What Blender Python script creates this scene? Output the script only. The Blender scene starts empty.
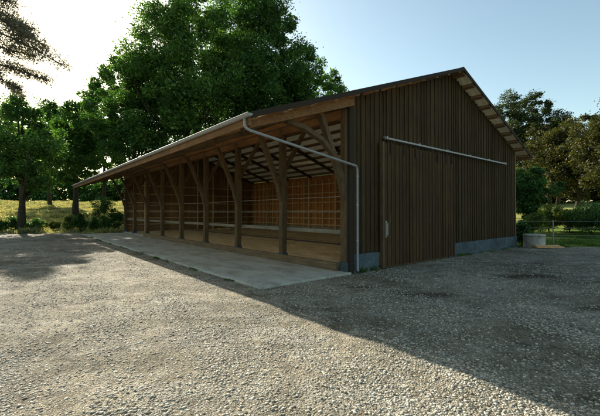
import bpy, math, random
import numpy as np
from mathutils import Vector, Matrix
random.seed(7)
RNG = np.random.default_rng(11)
S = bpy.context.scene
COL = S.collection
F = 353.5; HOR = 212.0; EYE = 1.7
TH = math.radians(39.57)
CX, CY = 1.365, 9.85                       # near corner of the barn on the ground
BV = Vector((math.cos(TH), math.sin(TH), 0)); AV = Vector((-math.sin(TH), math.cos(TH), 0))
ELEV = math.radians(24.6)

def gx(u, d): return (u - 300.0) / F * d   # side offset seen at column u, distance d
def gz(v, d): return EYE + (HOR - v) / F * d

# ------------------------------------------------------------------ tagging
def tag(o, label=None, cat=None, group=None, kind=None):
    if label: o['label'] = label
    if cat: o['category'] = cat
    if group: o['group'] = group
    if kind: o['kind'] = kind
    return o
def empty(name, loc=(0, 0, 0), rz=0.0):
    o = bpy.data.objects.new(name, None); COL.objects.link(o)
    o.location = loc; o.rotation_euler = (0, 0, rz); o.empty_display_size = 0.3
    return o
def link_mesh(name, me, mat, parent=None):
    o = bpy.data.objects.new(name, me); COL.objects.link(o)
    if mat: me.materials.append(mat)
    if parent is not None: o.parent = parent
    return o
def np_mesh(name, V, Fc, mat, parent=None, smooth=False):
    V = np.asarray(V, dtype=np.float32); Fc = np.asarray(Fc, dtype=np.int32)
    k = Fc.shape[1]; n = Fc.shape[0]
    me = bpy.data.meshes.new(name)
    me.vertices.add(len(V)); me.vertices.foreach_set('co', V.ravel())
    me.loops.add(n * k); me.loops.foreach_set('vertex_index', Fc.ravel())
    me.polygons.add(n)
    me.polygons.foreach_set('loop_start', np.arange(0, n * k, k, dtype=np.int32))
    if smooth: me.polygons.foreach_set('use_smooth', np.ones(n, dtype=bool))
    me.update(calc_edges=True)
    return link_mesh(name, me, mat, parent)

class MB:
    def __init__(s): s.v = []; s.f = []
    def box(s, x0, x1, y0, y1, z0, z1):
        b = len(s.v)
        s.v += [(x0,y0,z0),(x1,y0,z0),(x1,y1,z0),(x0,y1,z0),(x0,y0,z1),(x1,y0,z1),(x1,y1,z1),(x0,y1,z1)]
        s.f += [(b,b+3,b+2,b+1),(b+4,b+5,b+6,b+7),(b,b+1,b+5,b+4),(b+1,b+2,b+6,b+5),(b+2,b+3,b+7,b+6),(b+3,b,b+4,b+7)]
        return s
    def hexa(s, pts):          # 8 points, same order as box
        b = len(s.v); s.v += [tuple(p) for p in pts]
        s.f += [(b,b+3,b+2,b+1),(b+4,b+5,b+6,b+7),(b,b+1,b+5,b+4),(b+1,b+2,b+6,b+5),(b+2,b+3,b+7,b+6),(b+3,b,b+4,b+7)]
        return s
    def beam(s, p0, p1, w, h, up=(0, 0, 1)):
        p0 = Vector(p0); p1 = Vector(p1); d = (p1 - p0).normalized()
        r = d.cross(Vector(up))
        if r.length < 1e-4: r = d.cross(Vector((0, 1, 0)))
        r.normalize(); u = r.cross(d).normalized()
        r *= w / 2; u *= h / 2
        return s.hexa([p0-r-u, p0+r-u, p1+r-u, p1-r-u, p0-r+u, p0+r+u, p1+r+u, p1-r+u])
    def tube(s, pts, rad, n=8, caps=True):
        pts = [Vector(p) for p in pts]
        rad = rad if isinstance(rad, (list, tuple)) else [rad] * len(pts)
        b = len(s.v); ref = None
        for i, p in enumerate(pts):
            d = (pts[min(i+1, len(pts)-1)] - pts[max(i-1, 0)]).normalized()
            if ref is None: ref = d.orthogonal().normalized()
            r = (ref - d * ref.dot(d)).normalized(); ref = r; q = d.cross(r)
            for k in range(n):
                a = 2 * math.pi * k / n
                s.v.append(tuple(p + (r * math.cos(a) + q * math.sin(a)) * rad[i]))
        for i in range(len(pts)-1):
            for k in range(n):
                k2 = (k+1) % n
                s.f.append((b+i*n+k, b+i*n+k2, b+(i+1)*n+k2, b+(i+1)*n+k))
        if caps:
            s.f.append(tuple(b+k for k in reversed(range(n)))); e = b+(len(pts)-1)*n
            s.f.append(tuple(e+k for k in range(n)))
        return s
    def build(s, name, mat, parent=None, bevel=0.0, smooth=False):
        me = bpy.data.meshes.new(name); me.from_pydata(s.v, [], s.f); me.update()
        if smooth:
            for p in me.polygons: p.use_smooth = len(p.vertices) == 4
        o = link_mesh(name, me, mat, parent)
        if bevel:
            m = o.modifiers.new('Bevel', 'BEVEL'); m.width = bevel; m.segments = 1; m.limit_method = 'ANGLE'
        return o

# ------------------------------------------------------------------ materials
def newmat(name):
    m = bpy.data.materials.new(name); m.use_nodes = True
    nt = m.node_tree
    return m, nt, nt.nodes, nt.links, nt.nodes['Principled BSDF']
def ramp(N, stops):
    r = N.new('ShaderNodeValToRGB'); e = r.color_ramp.elements
    e[0].position, e[0].color = stops[0][0], (*stops[0][1], 1)
    e[1].position, e[1].color = stops[-1][0], (*stops[-1][1], 1)
    for p, c in stops[1:-1]:
        x = e.new(p); x.color = (*c, 1)
    return r
def mixc(N, L, a, b, fac, mode='MIX'):
    m = N.new('ShaderNodeMix'); m.data_type = 'RGBA'; m.blend_type = mode
    for k, v in ((0, fac), (6, a), (7, b)):
        if hasattr(v, 'is_output') or isinstance(v, bpy.types.NodeSocket): L.new(v, m.inputs[k])
        elif isinstance(v, (int, float)): m.inputs[k].default_value = v
        else: m.inputs[k].default_value = (*v, 1)
    return m.outputs[2]
def noise(N, L, vec, scale, detail=4, rough=0.6):
    n = N.new('ShaderNodeTexNoise'); n.inputs['Scale'].default_value = scale
    n.inputs['Detail'].default_value = detail; n.inputs['Roughness'].default_value = rough
    if vec is not None: L.new(vec, n.inputs['Vector'])
    return n.outputs['Fac']
def mapping(N, L, scale=(1, 1, 1)):
    tc = N.new('ShaderNodeTexCoord'); mp = N.new('ShaderNodeMapping'); mp.inputs['Scale'].default_value = scale
    L.new(tc.outputs['Object'], mp.inputs['Vector']); return mp.outputs[0]
def rnd_island(N):
    return N.new('ShaderNodeNewGeometry').outputs['Random Per Island']
def bump(N, L, P, h, strength=0.5, dist=0.01, prev=None):
    b = N.new('ShaderNodeBump'); b.inputs['Strength'].default_value = strength; b.inputs['Distance'].default_value = dist
    L.new(h, b.inputs['Height'])
    if prev is not None: L.new(prev, b.inputs['Normal'])
    L.new(b.outputs[0], P.inputs['Normal']); return b.outputs[0]

def wood(name, c0, c1, c2, grain=(18, 18, 1.2), rough=0.85, spec=0.2):
    m, nt, N, L, P = newmat(name)
    mp = mapping(N, L, grain)
    n1 = noise(N, L, mp, 1.5, 8, 0.65)
    n2 = noise(N, L, mapping(N, L, (0.7, 0.7, 0.5)), 1.3, 3)
    r = ramp(N, [(0.25, c0), (0.5, c1), (0.78, c2)]); L.new(n1, r.inputs[0])
    isl = ramp(N, [(0.0, (0.76, 0.74, 0.72)), (0.5, (0.97, 0.96, 0.95)), (1.0, (1.22, 1.16, 1.08))]); L.new(rnd_island(N), isl.inputs[0])
    c = mixc(N, L, r.outputs[0], isl.outputs[0], 1.0, 'MULTIPLY')
    st = ramp(N, [(0.3, (0.75, 0.77, 0.78)), (0.7, (1.1, 1.08, 1.05))]); L.new(n2, st.inputs[0])
    c = mixc(N, L, c, st.outputs[0], 1.0, 'MULTIPLY')
    kn = N.new('ShaderNodeTexVoronoi'); kn.inputs['Scale'].default_value = 1.0; L.new(mapping(N, L, (3.2, 3.2, 1.6)), kn.inputs['Vector'])
    rk = ramp(N, [(0.03, (0.35, 0.3, 0.28)), (0.075, (1, 1, 1))]); L.new(kn.outputs['Distance'], rk.inputs[0])
    c = mixc(N, L, c, rk.outputs[0], 0.7, 'MULTIPLY')
    L.new(c, P.inputs['Base Color']); P.inputs['Roughness'].default_value = rough
    P.inputs['Specular IOR Level'].default_value = spec
    bump(N, L, P, n1, 0.5, 0.006)
    return m
M = {}
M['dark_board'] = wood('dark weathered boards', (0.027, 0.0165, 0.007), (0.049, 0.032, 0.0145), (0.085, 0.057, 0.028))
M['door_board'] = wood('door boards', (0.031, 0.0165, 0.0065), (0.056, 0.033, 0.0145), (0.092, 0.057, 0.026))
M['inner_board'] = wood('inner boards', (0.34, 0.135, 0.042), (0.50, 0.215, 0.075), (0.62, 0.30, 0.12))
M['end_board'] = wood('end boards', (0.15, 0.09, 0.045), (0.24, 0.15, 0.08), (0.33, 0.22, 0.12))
M['timber'] = wood('frame timber', (0.052, 0.036, 0.020), (0.090, 0.063, 0.036), (0.135, 0.096, 0.056), (9, 9, 2.5))
M['timber_light'] = wood('light battens', (0.55, 0.40, 0.23), (0.68, 0.52, 0.32), (0.76, 0.6, 0.4), (6, 6, 6))
M['fascia'] = wood('fascia timber', (0.10, 0.052, 0.022), (0.17, 0.09, 0.04), (0.24, 0.13, 0.06), (9, 2.0, 9))
M['purlin'] = wood('purlin timber', (0.14, 0.09, 0.05), (0.22, 0.14, 0.08), (0.30, 0.2, 0.12), (12, 1.5, 12))
M['sill'] = wood('sill timber', (0.07, 0.052, 0.032), (0.125, 0.095, 0.058), (0.19, 0.145, 0.09), (12, 1.2, 12))
M['grey_rail'] = wood('grey rail board', (0.12, 0.11, 0.09), (0.18, 0.165, 0.135), (0.25, 0.23, 0.19), (12, 1.2, 12))
M['plank'] = wood('fresh plank', (0.40, 0.25, 0.12), (0.52, 0.34, 0.17), (0.6, 0.42, 0.22), (3, 12, 12))
M['bark'] = wood('bark', (0.020, 0.016, 0.012), (0.05, 0.04, 0.03), (0.09, 0.075, 0.055), (6, 6, 1.2), 0.95)

def metal(name, col, rough=0.45, metallic=0.7):
    m, nt, N, L, P = newmat(name)
    n = noise(N, L, mapping(N, L, (1, 1, 1)), 6, 5)
    r = ramp(N, [(0.3, tuple(c * 0.75 for c in col)), (0.7, col)]); L.new(n, r.inputs[0])
    L.new(r.outputs[0], P.inputs['Base Color']); P.inputs['Metallic'].default_value = metallic
    r2 = ramp(N, [(0.3, (rough, ) * 3), (0.7, (rough + 0.2, ) * 3)]); L.new(n, r2.inputs[0]); L.new(r2.outputs[0], P.inputs['Roughness'])
    return m
M['zinc'] = metal('zinc', (0.33, 0.335, 0.34), 0.6, 0.5)
M['rail'] = metal('galvanised rail', (0.36, 0.36, 0.36), 0.55, 0.3)
M['wire'] = metal('fence wire', (0.26, 0.27, 0.27), 0.6, 0.3)
M['roof_edge'] = metal('dark edge trim', (0.026, 0.017, 0.010), 0.9, 0.0)
M['roof_sheet'] = metal('roof sheet', (0.72, 0.62, 0.47), 0.8, 0.0)
def _tr(m, f, col):
    N = m.node_tree.nodes; L = m.node_tree.links; t = N.new('ShaderNodeBsdfTranslucent'); t.inputs[0].default_value = (*col, 1)
    x = N.new('ShaderNodeMixShader'); x.inputs[0].default_value = f
    L.new(N['Principled BSDF'].outputs[0], x.inputs[1]); L.new(t.outputs[0], x.inputs[2]); L.new(x.outputs[0], N['Material Output'].inputs[0])
_tr(M['roof_sheet'], 0.34, (0.85, 0.74, 0.54))

def concrete(name, c0, c1, bscale=40, stain=(0.6, 0.6, 0.58)):
    m, nt, N, L, P = newmat(name)
    v = mapping(N, L, (1, 1, 1))
    n1 = noise(N, L, v, 1.1, 6, 0.62); n2 = noise(N, L, v, bscale, 6, 0.7)
    r = ramp(N, [(0.3, c0), (0.7, c1)]); L.new(n1, r.inputs[0])
    r2 = ramp(N, [(0.3, stain), (0.6, (1.05, 1.05, 1.05))]); L.new(n2, r2.inputs[0])
    n3 = noise(N, L, mapping(N, L, (1.6, 0.5, 1.0)), 1.3, 7, 0.7)
    r3 = ramp(N, [(0.38, (0.62, 0.58, 0.50)), (0.5, (0.96, 0.95, 0.93)), (0.7, (1.08, 1.08, 1.08))]); L.new(n3, r3.inputs[0])
    c = mixc(N, L, r.outputs[0], r2.outputs[0], 1.0, 'MULTIPLY')
    L.new(mixc(N, L, c, r3.outputs[0], 0.85, 'MULTIPLY'), P.inputs['Base Color'])
    P.inputs['Roughness'].default_value = 0.9; P.inputs['Specular IOR Level'].default_value = 0.25
    bump(N, L, P, n2, 0.4, 0.004); return m
M['slab'] = concrete('apron concrete', (0.34, 0.345, 0.30), (0.47, 0.475, 0.415))
M['plinth'] = concrete('blue grey plinth', (0.052, 0.078, 0.096), (0.09, 0.125, 0.147), 14)
M['ring'] = concrete('concrete ring', (0.28, 0.265, 0.235), (0.42, 0.40, 0.36), 20)

def gravel(name):
    m, nt, N, L, P = newmat(name)
    v = mapping(N, L, (1, 1, 1))
    def vor(scale, rnd=1.0):
        w = N.new('ShaderNodeTexVoronoi'); w.inputs['Scale'].default_value = scale; w.inputs['Randomness'].default_value = rnd
        L.new(v, w.inputs['Vector']); return w
    a = vor(46); b = vor(105)
    sep = N.new('ShaderNodeSeparateColor'); L.new(a.outputs['Color'], sep.inputs[0])
    sep2 = N.new('ShaderNodeSeparateColor'); L.new(b.outputs['Color'], sep2.inputs[0])
    ra = ramp(N, [(0.0, (0.14, 0.125, 0.095)), (0.35, (0.29, 0.262, 0.205)), (0.7, (0.42, 0.385, 0.305)), (1.0, (0.58, 0.54, 0.445))]); L.new(sep.outputs[0], ra.inputs[0])
    rb = ramp(N, [(0.0, (0.18, 0.165, 0.13)), (0.5, (0.345, 0.315, 0.25)), (1.0, (0.50, 0.465, 0.38))]); L.new(sep2.outputs[1], rb.inputs[0])
    c = mixc(N, L, ra.outputs[0], rb.outputs[0], 0.5)
    big = noise(N, L, v, 0.35, 5, 0.6); med = noise(N, L, v, 2.6, 5, 0.7)
    rbig = ramp(N, [(0.36, (0.60, 0.58, 0.54)), (0.5, (0.95, 0.94, 0.92)), (0.66, (1.1, 1.09, 1.06))]); L.new(big, rbig.inputs[0])
    rmed = ramp(N, [(0.36, (0.50, 0.47, 0.41)), (0.5, (0.95, 0.95, 0.95)), (0.64, (1.2, 1.18, 1.12))]); L.new(med, rmed.inputs[0])
    c = mixc(N, L, c, rbig.outputs[0], 1.0, 'MULTIPLY'); c = mixc(N, L, c, rmed.outputs[0], 0.8, 'MULTIPLY')
    # tyre-worn strips of compacted fines running along the yard
    sv = noise(N, L, mapping(N, L, (0.35, 1.7, 1.0)), 1.0, 4, 0.55)
    rs = ramp(N, [(0.42, (1.0, 1.0, 1.0)), (0.5, (0.86, 0.83, 0.76)), (0.62, (0.62, 0.59, 0.52))]); L.new(sv, rs.inputs[0])
    c = mixc(N, L, c, rs.outputs[0], 0.75, 'MULTIPLY')
    # damp hollows
    for (cx_, cy_, ax_, ay_) in ((2.6, 7.35, 1.1, 0.42), (1.5, 7.9, 0.7, 0.2), (6.0, 9.3, 1.4, 0.35), (5.3, 6.3, 0.8, 0.3)):
        tc = N.new('ShaderNodeTexCoord'); mp = N.new('ShaderNodeMapping'); mp.vector_type = 'TEXTURE'
        mp.inputs['Location'].default_value = (cx_, cy_, 0); mp.inputs['Scale'].default_value = (ax_, ay_, 1)
        L.new(tc.outputs['Object'], mp.inputs['Vector'])
        gr = N.new('ShaderNodeTexGradient'); gr.gradient_type = 'SPHERICAL'; L.new(mp.outputs[0], gr.inputs[0])
        ad = N.new('ShaderNodeMath'); ad.operation = 'MULTIPLY_ADD'; ad.inputs[1].default_value = 1.1; ad.inputs[2].default_value = -0.55; L.new(med, ad.inputs[0])
        sm = N.new('ShaderNodeMath'); sm.operation = 'ADD'; L.new(gr.outputs['Fac'], sm.inputs[0]); L.new(ad.outputs[0], sm.inputs[1])
        rr = ramp(N, [(0.15, (1, 1, 1)), (0.6, (0.40, 0.38, 0.34))]); L.new(sm.outputs[0], rr.inputs[0])
        c = mixc(N, L, c, rr.outputs[0], 1.0, 'MULTIPLY')
    L.new(c, P.inputs['Base Color']); P.inputs['Roughness'].default_value = 0.95; P.inputs['Specular IOR Level'].default_value = 0.15
    mt = N.new('ShaderNodeMath'); mt.operation = 'MULTIPLY_ADD'; mt.inputs[1].default_value = -1.0; mt.inputs[2].default_value = 1.0
    L.new(a.outputs['Distance'], mt.inputs[0])
    p = bump(N, L, P, mt.outputs[0], 0.9, 0.035)
    mt2 = N.new('ShaderNodeMath'); mt2.operation = 'MULTIPLY_ADD'; mt2.inputs[1].default_value = -1.0; mt2.inputs[2].default_value = 1.0
    L.new(b.outputs['Distance'], mt2.inputs[0])
    p = bump(N, L, P, mt2.outputs[0], 0.7, 0.015, p)
    bump(N, L, P, med, 0.5, 0.12, p)
    return m
M['gravel'] = gravel('gravel')
def stone_mat():
    m, nt, N, L, P = newmat('stones')
    r = ramp(N, [(0.0, (0.11, 0.098, 0.075)), (0.3, (0.25, 0.225, 0.175)), (0.65, (0.36, 0.33, 0.26)), (0.9, (0.44, 0.405, 0.325)), (1.0, (0.53, 0.495, 0.41))]); L.new(rnd_island(N), r.inputs[0])
    L.new(r.outputs[0], P.inputs['Base Color']); P.inputs['Roughness'].default_value = 0.9; P.inputs['Specular IOR Level'].default_value = 0.2
    return m
M['stone'] = stone_mat()

def leafmat(name, c0, c1, c2, trans=0.35, tcol=None, rough=0.6):
    m, nt, N, L, P = newmat(name)
    r = ramp(N, [(0.0, c0), (0.5, c1), (1.0, c2)]); L.new(rnd_island(N), r.inputs[0])
    big = noise(N, L, mapping(N, L, (1, 1, 1)), 0.8, 3)
    rb = ramp(N, [(0.36, (0.55, 0.62, 0.62)), (0.5, (1.0, 1.0, 1.0)), (0.64, (1.75, 1.5, 1.3))]); L.new(big, rb.inputs[0])
    c = mixc(N, L, r.outputs[0], rb.outputs[0], 1.0, 'MULTIPLY')
    L.new(c, P.inputs['Base Color']); P.inputs['Roughness'].default_value = rough; P.inputs['Specular IOR Level'].default_value = 0.3
    t = N.new('ShaderNodeBsdfTranslucent')
    tc = mixc(N, L, c, tcol or (1.5, 1.6, 0.6), 1.0, 'MULTIPLY')
    L.new(tc, t.inputs[0])
    mx = N.new('ShaderNodeMixShader'); mx.inputs[0].default_value = trans
    L.new(P.outputs[0], mx.inputs[1]); L.new(t.outputs[0], mx.inputs[2])
    L.new(mx.outputs[0], N['Material Output'].inputs[0]); return m
M['leaf'] = leafmat('broad leaves', (0.026, 0.072, 0.015), (0.054, 0.132, 0.030), (0.115, 0.21, 0.055))
M['leaf_deep'] = leafmat('deep green leaves', (0.021, 0.062, 0.016), (0.042, 0.110, 0.029), (0.085, 0.17, 0.048))
M['leaf_olive'] = leafmat('olive leaves', (0.020, 0.025, 0.008), (0.038, 0.043, 0.014), (0.072, 0.068, 0.022))
M['leaf_yellow'] = leafmat('pale meadow leaves', (0.06, 0.10, 0.02), (0.11, 0.16, 0.035), (0.18, 0.22, 0.06), 0.4)
M['needle'] = leafmat('pine needles', (0.020, 0.034, 0.012), (0.035, 0.055, 0.018), (0.06, 0.08, 0.028), 0.2)
M['needle_glare'] = leafmat('glare-washed pine needles', (0.05, 0.055, 0.04), (0.08, 0.085, 0.06), (0.12, 0.12, 0.09), 0.35, (1.2, 1.2, 1.0))  # greyed needle colour stands in for sun glare washing out the near pine
M['grass_blade'] = leafmat('grass blades', (0.11, 0.14, 0.04), (0.24, 0.25, 0.09), (0.40, 0.37, 0.18), 0.40, (1.3, 1.22, 0.95))
M['grass_dark'] = leafmat('lawn blades', (0.035, 0.075, 0.015), (0.06, 0.12, 0.025), (0.11, 0.17, 0.04), 0.4)
def grassground():
    m, nt, N, L, P = newmat('grass ground')
    v = mapping(N, L, (1, 1, 1))
    a = noise(N, L, v, 0.09, 5, 0.6); b = noise(N, L, v, 3.0, 8, 0.75)
    ra = ramp(N, [(0.35, (0.14, 0.16, 0.045)), (0.5, (0.24, 0.245, 0.08)), (0.65, (0.32, 0.30, 0.12))]); L.new(a, ra.inputs[0])
    rb = ramp(N, [(0.3, (0.55, 0.6, 0.5)), (0.65, (1.2, 1.2, 1.15))]); L.new(b, rb.inputs[0])
    L.new(mixc(N, L, ra.outputs[0], rb.outputs[0], 1.0, 'MULTIPLY'), P.inputs['Base Color'])
    P.inputs['Roughness'].default_value = 1.0; P.inputs['Specular IOR Level'].default_value = 0.0
    bump(N, L, P, b, 0.8, 0.1); return m
M['ground'] = grassground()
def strawmat():
    m, nt, N, L, P = newmat('straw litter')
    n1 = noise(N, L, mapping(N, L, (1, 1, 1)), 1.2, 5); n2 = noise(N, L, mapping(N, L, (20, 30, 20)), 1.5, 6, 0.8)
    r = ramp(N, [(0.3, (0.66, 0.52, 0.32)), (0.7, (0.82, 0.68, 0.44))]); L.new(n1, r.inputs[0])
    r2 = ramp(N, [(0.3, (0.6, 0.58, 0.55)), (0.6, (1.15, 1.12, 1.05))]); L.new(n2, r2.inputs[0])
    L.new(mixc(N, L, r.outputs[0], r2.outputs[0], 1.0, 'MULTIPLY'), P.inputs['Base Color'])
    P.inputs['Roughness'].default_value = 0.95; bump(N, L, P, n2, 0.7, 0.03); return m
M['straw'] = strawmat()

# ------------------------------------------------------------------ ground
def hill(x, y):
    z = 0.0
    z = 0.18*np.sin(x*0.21+1.0)*np.cos(y*0.17) + 0.10*np.sin(x*0.53+y*0.31)
    far = np.clip((y-26.0)/14.0, 0, 1)
    far2 = np.clip((y-33.0)/58.0, 0, 1)
    side = np.clip((np.abs(x)-60)/60, 0, 1)
    return z*np.clip(far+side, 0, 1) + 4.1*(far2*far2*(3-2*far2))**0.9
def to_local(x, y):
    dx = x-CX; dy = y-CY
    return dx*BV.x+dy*BV.y, dx*AV.x+dy*AV.y    # t, s
def undul(x, y):
    # gentle ruts and hollows of the yard, level under the barn
    z = 0.022*np.sin(1.3*x+0.7*y)+0.018*np.sin(0.9*x-1.7*y+1.3)+0.014*np.sin(2.9*x+2.1*y+0.5)+0.010*np.sin(4.1*x-3.3*y)
    t, s = to_local(x, y)
    d = np.maximum(np.maximum(-3.4-t, t-12.6), np.maximum(-0.5-s, s-25.5))
    k = np.clip(d/1.2, 0, 1); k = k*k*(3-2*k)
    return z*k - 0.012
yy = np.concatenate([np.linspace(-40, 20, 25), np.linspace(22, 60, 60), np.linspace(63, 140, 40), np.geomspace(150, 2500, 16)])
xx = np.concatenate([-np.geomspace(100, 2500, 14)[::-1], np.linspace(-95, 95, 140), np.geomspace(100, 2500, 14)])
X, Y = np.meshgrid(xx, yy)
Z = hill(X, Y) - 0.09*np.clip((30-Y)/3, 0, 1)
nx = len(xx); ny = len(yy)
idx = np.arange(nx*ny).reshape(ny, nx)
Q = np.stack([idx[:-1, :-1].ravel(), idx[:-1, 1:].ravel(), idx[1:, 1:].ravel(), idx[1:, :-1].ravel()], 1)
g = np_mesh('ground', np.stack([X.ravel(), Y.ravel(), Z.ravel()], 1), Q, M['ground'], smooth=True); tag(g, kind='structure')

def yard_far(x):               # far edge of the yard for each x
    w = 0.45*np.sin(x*0.9)+0.3*np.sin(x*2.3+1)+0.18*np.sin(x*5.1)
    left = 29.0 + w
    right = 17.9 + 0.4*w + (x-11)*0.04
    k = np.clip((x-2)/4, 0, 1)
    return left*(1-k)+right*k
us = np.concatenate([np.linspace(-45, -14, 90), np.linspace(-13.8, 18, 260), np.linspace(18.3, 45, 70)])
vs = np.concatenate([np.linspace(-0.9, 0.0, 14)[:-1], np.linspace(0, 1, 230)])
U, W = np.meshgrid(us, vs)
YY = np.where(W < 0, 1.5+W*22, 1.5 + (yard_far(U)-1.5)*W**1.5)
edge = np.clip((yard_far(U)-YY)/0.8, 0, 1)
ZZ = undul(U, YY)*edge + (1-edge)*-0.10 + 0.002
n1 = len(us); n2 = len(vs); idx = np.arange(n1*n2).reshape(n2, n1)
Q = np.stack([idx[:-1, :-1].ravel(), idx[:-1, 1:].ravel(), idx[1:, 1:].ravel(), idx[1:, :-1].ravel()], 1)
y = np_mesh('gravel_yard', np.stack([U.ravel(), YY.ravel(), ZZ.ravel()], 1), Q, M['gravel'], smooth=True); tag(y, kind='structure')

# loose stones
def ico():
    p = (1+5**0.5)/2
    v = np.array([(-1,p,0),(1,p,0),(-1,-p,0),(1,-p,0),(0,-1,p),(0,1,p),(0,-1,-p),(0,1,-p),(p,0,-1),(p,0,1),(-p,0,-1),(-p,0,1)], float)
    v /= np.linalg.norm(v[0])
    f = np.array([(0,11,5),(0,5,1),(0,1,7),(0,7,10),(0,10,11),(1,5,9),(5,11,4),(11,10,2),(10,7,6),(7,1,8),(3,9,4),(3,4,2),(3,2,6),(3,6,8),(3,8,9),(4,9,5),(2,4,11),(6,2,10),(8,6,7),(9,8,1)])
    return v, f
iv, iff = ico()
n = 150000
d = 2.3*np.exp(RNG.random(n)**0.85*math.log(17/2.3)); x = (RNG.random(n)*2-1)*(0.93*d+0.6)
t_, s_ = to_local(x, d)
# patches where stones gather and patches of worn ground
dens = 0.5+0.5*np.sin(1.9*x+0.6*d)*np.sin(1.1*d-0.8*x+2)+0.3*np.sin(5*x+3*d)
onslab = (t_ > -3.0) & (t_ < -0.3) & (s_ > -0.1) & (RNG.random(n) < 0.12*np.exp(-np.minimum(t_+3.0, s_+0.1)/0.25))
keep = (onslab | ~((t_ > -3.05) & (t_ < 13) & (s_ > -0.15))) & (d < yard_far(x)-0.2) & (RNG.random(n) < 0.16+0.84*np.clip(dens, 0, 1)**1.3)
x = x[keep]; d = d[keep]; lift = np.where(onslab[keep], 0.055, 0.0); n = len(x)
rad = 0.0045+0.0115*RNG.random(n)**2.6+0.0004*d
V = iv[None]*(1+0.85*(RNG.random((n, 12, 1))-0.5))
V = V*np.stack([1+0.5*RNG.random(n), 0.8+0.5*RNG.random(n), 0.35+0.3*RNG.random(n)], 1)[:, None, :]
a = RNG.random(n)*6.283; ca, sa = np.cos(a)[:, None], np.sin(a)[:, None]
Vx = V[..., 0]*ca-V[..., 1]*sa; Vy = V[..., 0]*sa+V[..., 1]*ca
V = np.stack([Vx, Vy, V[..., 2]], 2)*rad[:, None, None]
V += np.stack([x, d, lift+undul(x, d)+0.002+rad*0.05], 1)[:, None, :]
FF = iff[None]+(np.arange(n)*12)[:, None, None]
st = np_mesh('loose_gravel', V.reshape(-1, 3), FF.reshape(-1, 3), M['stone'])
tag(st, 'loose pale and dark pebbles strewn over the gravel yard', 'gravel', kind='stuff')

# concrete apron in front of the open side
ap = MB()
for i in range(8):
    y0 = -0.14+i*3.04+0.012*(i > 0); y1 = -0.14+(i+1)*3.04-0.012*(i < 7)
    ap.box(-3.02, -0.05, y0, y1, -0.1, 0.045)
ap = ap.build('concrete_apron', M['slab'], bevel=0.012); tag(ap, kind='structure')
ap.location = (CX, CY, 0); ap.rotation_euler = (0, 0, TH)

# ------------------------------------------------------------------ barn  (local x = across, y = along)
barn = empty('barn', (CX, CY, 0), TH)
tag(barn, 'long dark timber livestock barn with open strutted side and plank gable with sliding door', 'barn')
L_ = 24.64; BAY = 3.08; W_ = 12.18; RX = 5.8; RZ = 7.11; SL = 0.362; TF = -3.45; TB = 12.85; OV = 0.45
def zr(t): return RZ-SL*abs(t-RX)
under = 0.035+0.12                 # sheet and purlin depth
rafter_h = 0.26
def zru(t): return zr(t)-under      # top of rafters
# gable walls: board and batten
def boarded(name, y_in, y_out, x0, x1, z0, mat, ztop=lambda t: zr(t)-0.06, pitch=0.235, parent=barn, cut=None):
    m = MB(); sgn = 1 if y_out > y_in else -1
    k = 0; x = x0
    while x < x1-0.02:
        xe = min(x+pitch*random.uniform(0.7, 1.25), x1); dz = random.uniform(-0.004, 0.004)
        zb = z0(x) if callable(z0) else z0
        xa, xb = x+0.002, xe-0.002
        def pl(xa, xb, ya, yb, zb):
            ya, yb = min(ya, yb), max(ya, yb)
            if xa < RX < xb: parts = [(xa, RX), (RX, xb)]
            else: parts = [(xa, xb)]
            for p, q in parts:
                m.hexa([(p,ya,zb),(q,ya,zb),(q,yb,zb),(p,yb,zb),(p,ya,ztop(p)),(q,ya,ztop(q)),(q,yb,ztop(q)),(p,yb,ztop(p))])
        pl(xa, xb, y_in, y_in+sgn*(abs(y_out-y_in)*0.5+dz), zb)
        bw = random.uniform(0.022, 0.036)
        pl(max(x0, x-bw), x+bw, y_in+sgn*abs(y_out-y_in)*0.45, y_out+dz, zb-0.0)
        x = xe; k += 1
    return m.build(name, mat, parent)
PH = 0.5
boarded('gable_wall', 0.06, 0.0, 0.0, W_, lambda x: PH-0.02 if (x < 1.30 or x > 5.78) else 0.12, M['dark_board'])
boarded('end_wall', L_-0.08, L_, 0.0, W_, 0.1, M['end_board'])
# inner face of end wall is boarded too
m = MB(); x = 0.05
while x < W_-0.1:
    xe = min(x+0.19, W_-0.05); j = random.uniform(0, 0.008)
    if x < RX < xe: xe = RX
    m.hexa([(x,L_-0.11-j,0.1),(xe-0.008,L_-0.11-j,0.1),(xe-0.008,L_-0.083,0.1),(x,L_-0.083,0.1),
            (x,L_-0.11-j,zr(x)-0.3),(xe-0.008,L_-0.11-j,zr(xe-0.008)-0.3),(xe-0.008,L_-0.083,zr(xe-0.008)-0.3),(x,L_-0.083,zr(x)-0.3)])
    x = xe
m.build('end_lining', M['end_board'], barn)
# back wall: vertical boards seen from the inside
m = MB(); yv = 0.0; zt = zr(W_)-0.2
while yv < L_:
    ye = min(yv+0.21, L_); j = random.uniform(0, 0.01)
    m.box(W_-0.03-j, W_, yv+0.003, ye-0.006, 0.5, zt); yv = ye
m.build('back_wall', M['inner_board'], barn)
MB().box(W_+0.003, W_+0.035, 0.0, L_, 0.3, zr(W_)-0.18).build('outer_cladding', M['dark_board'], barn)
m = MB().box(W_-0.10, W_+0.002, 0.1, L_-0.1, -0.1, 0.5); m.build('back_plinth', M['ring'], barn, bevel=0.01)
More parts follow.
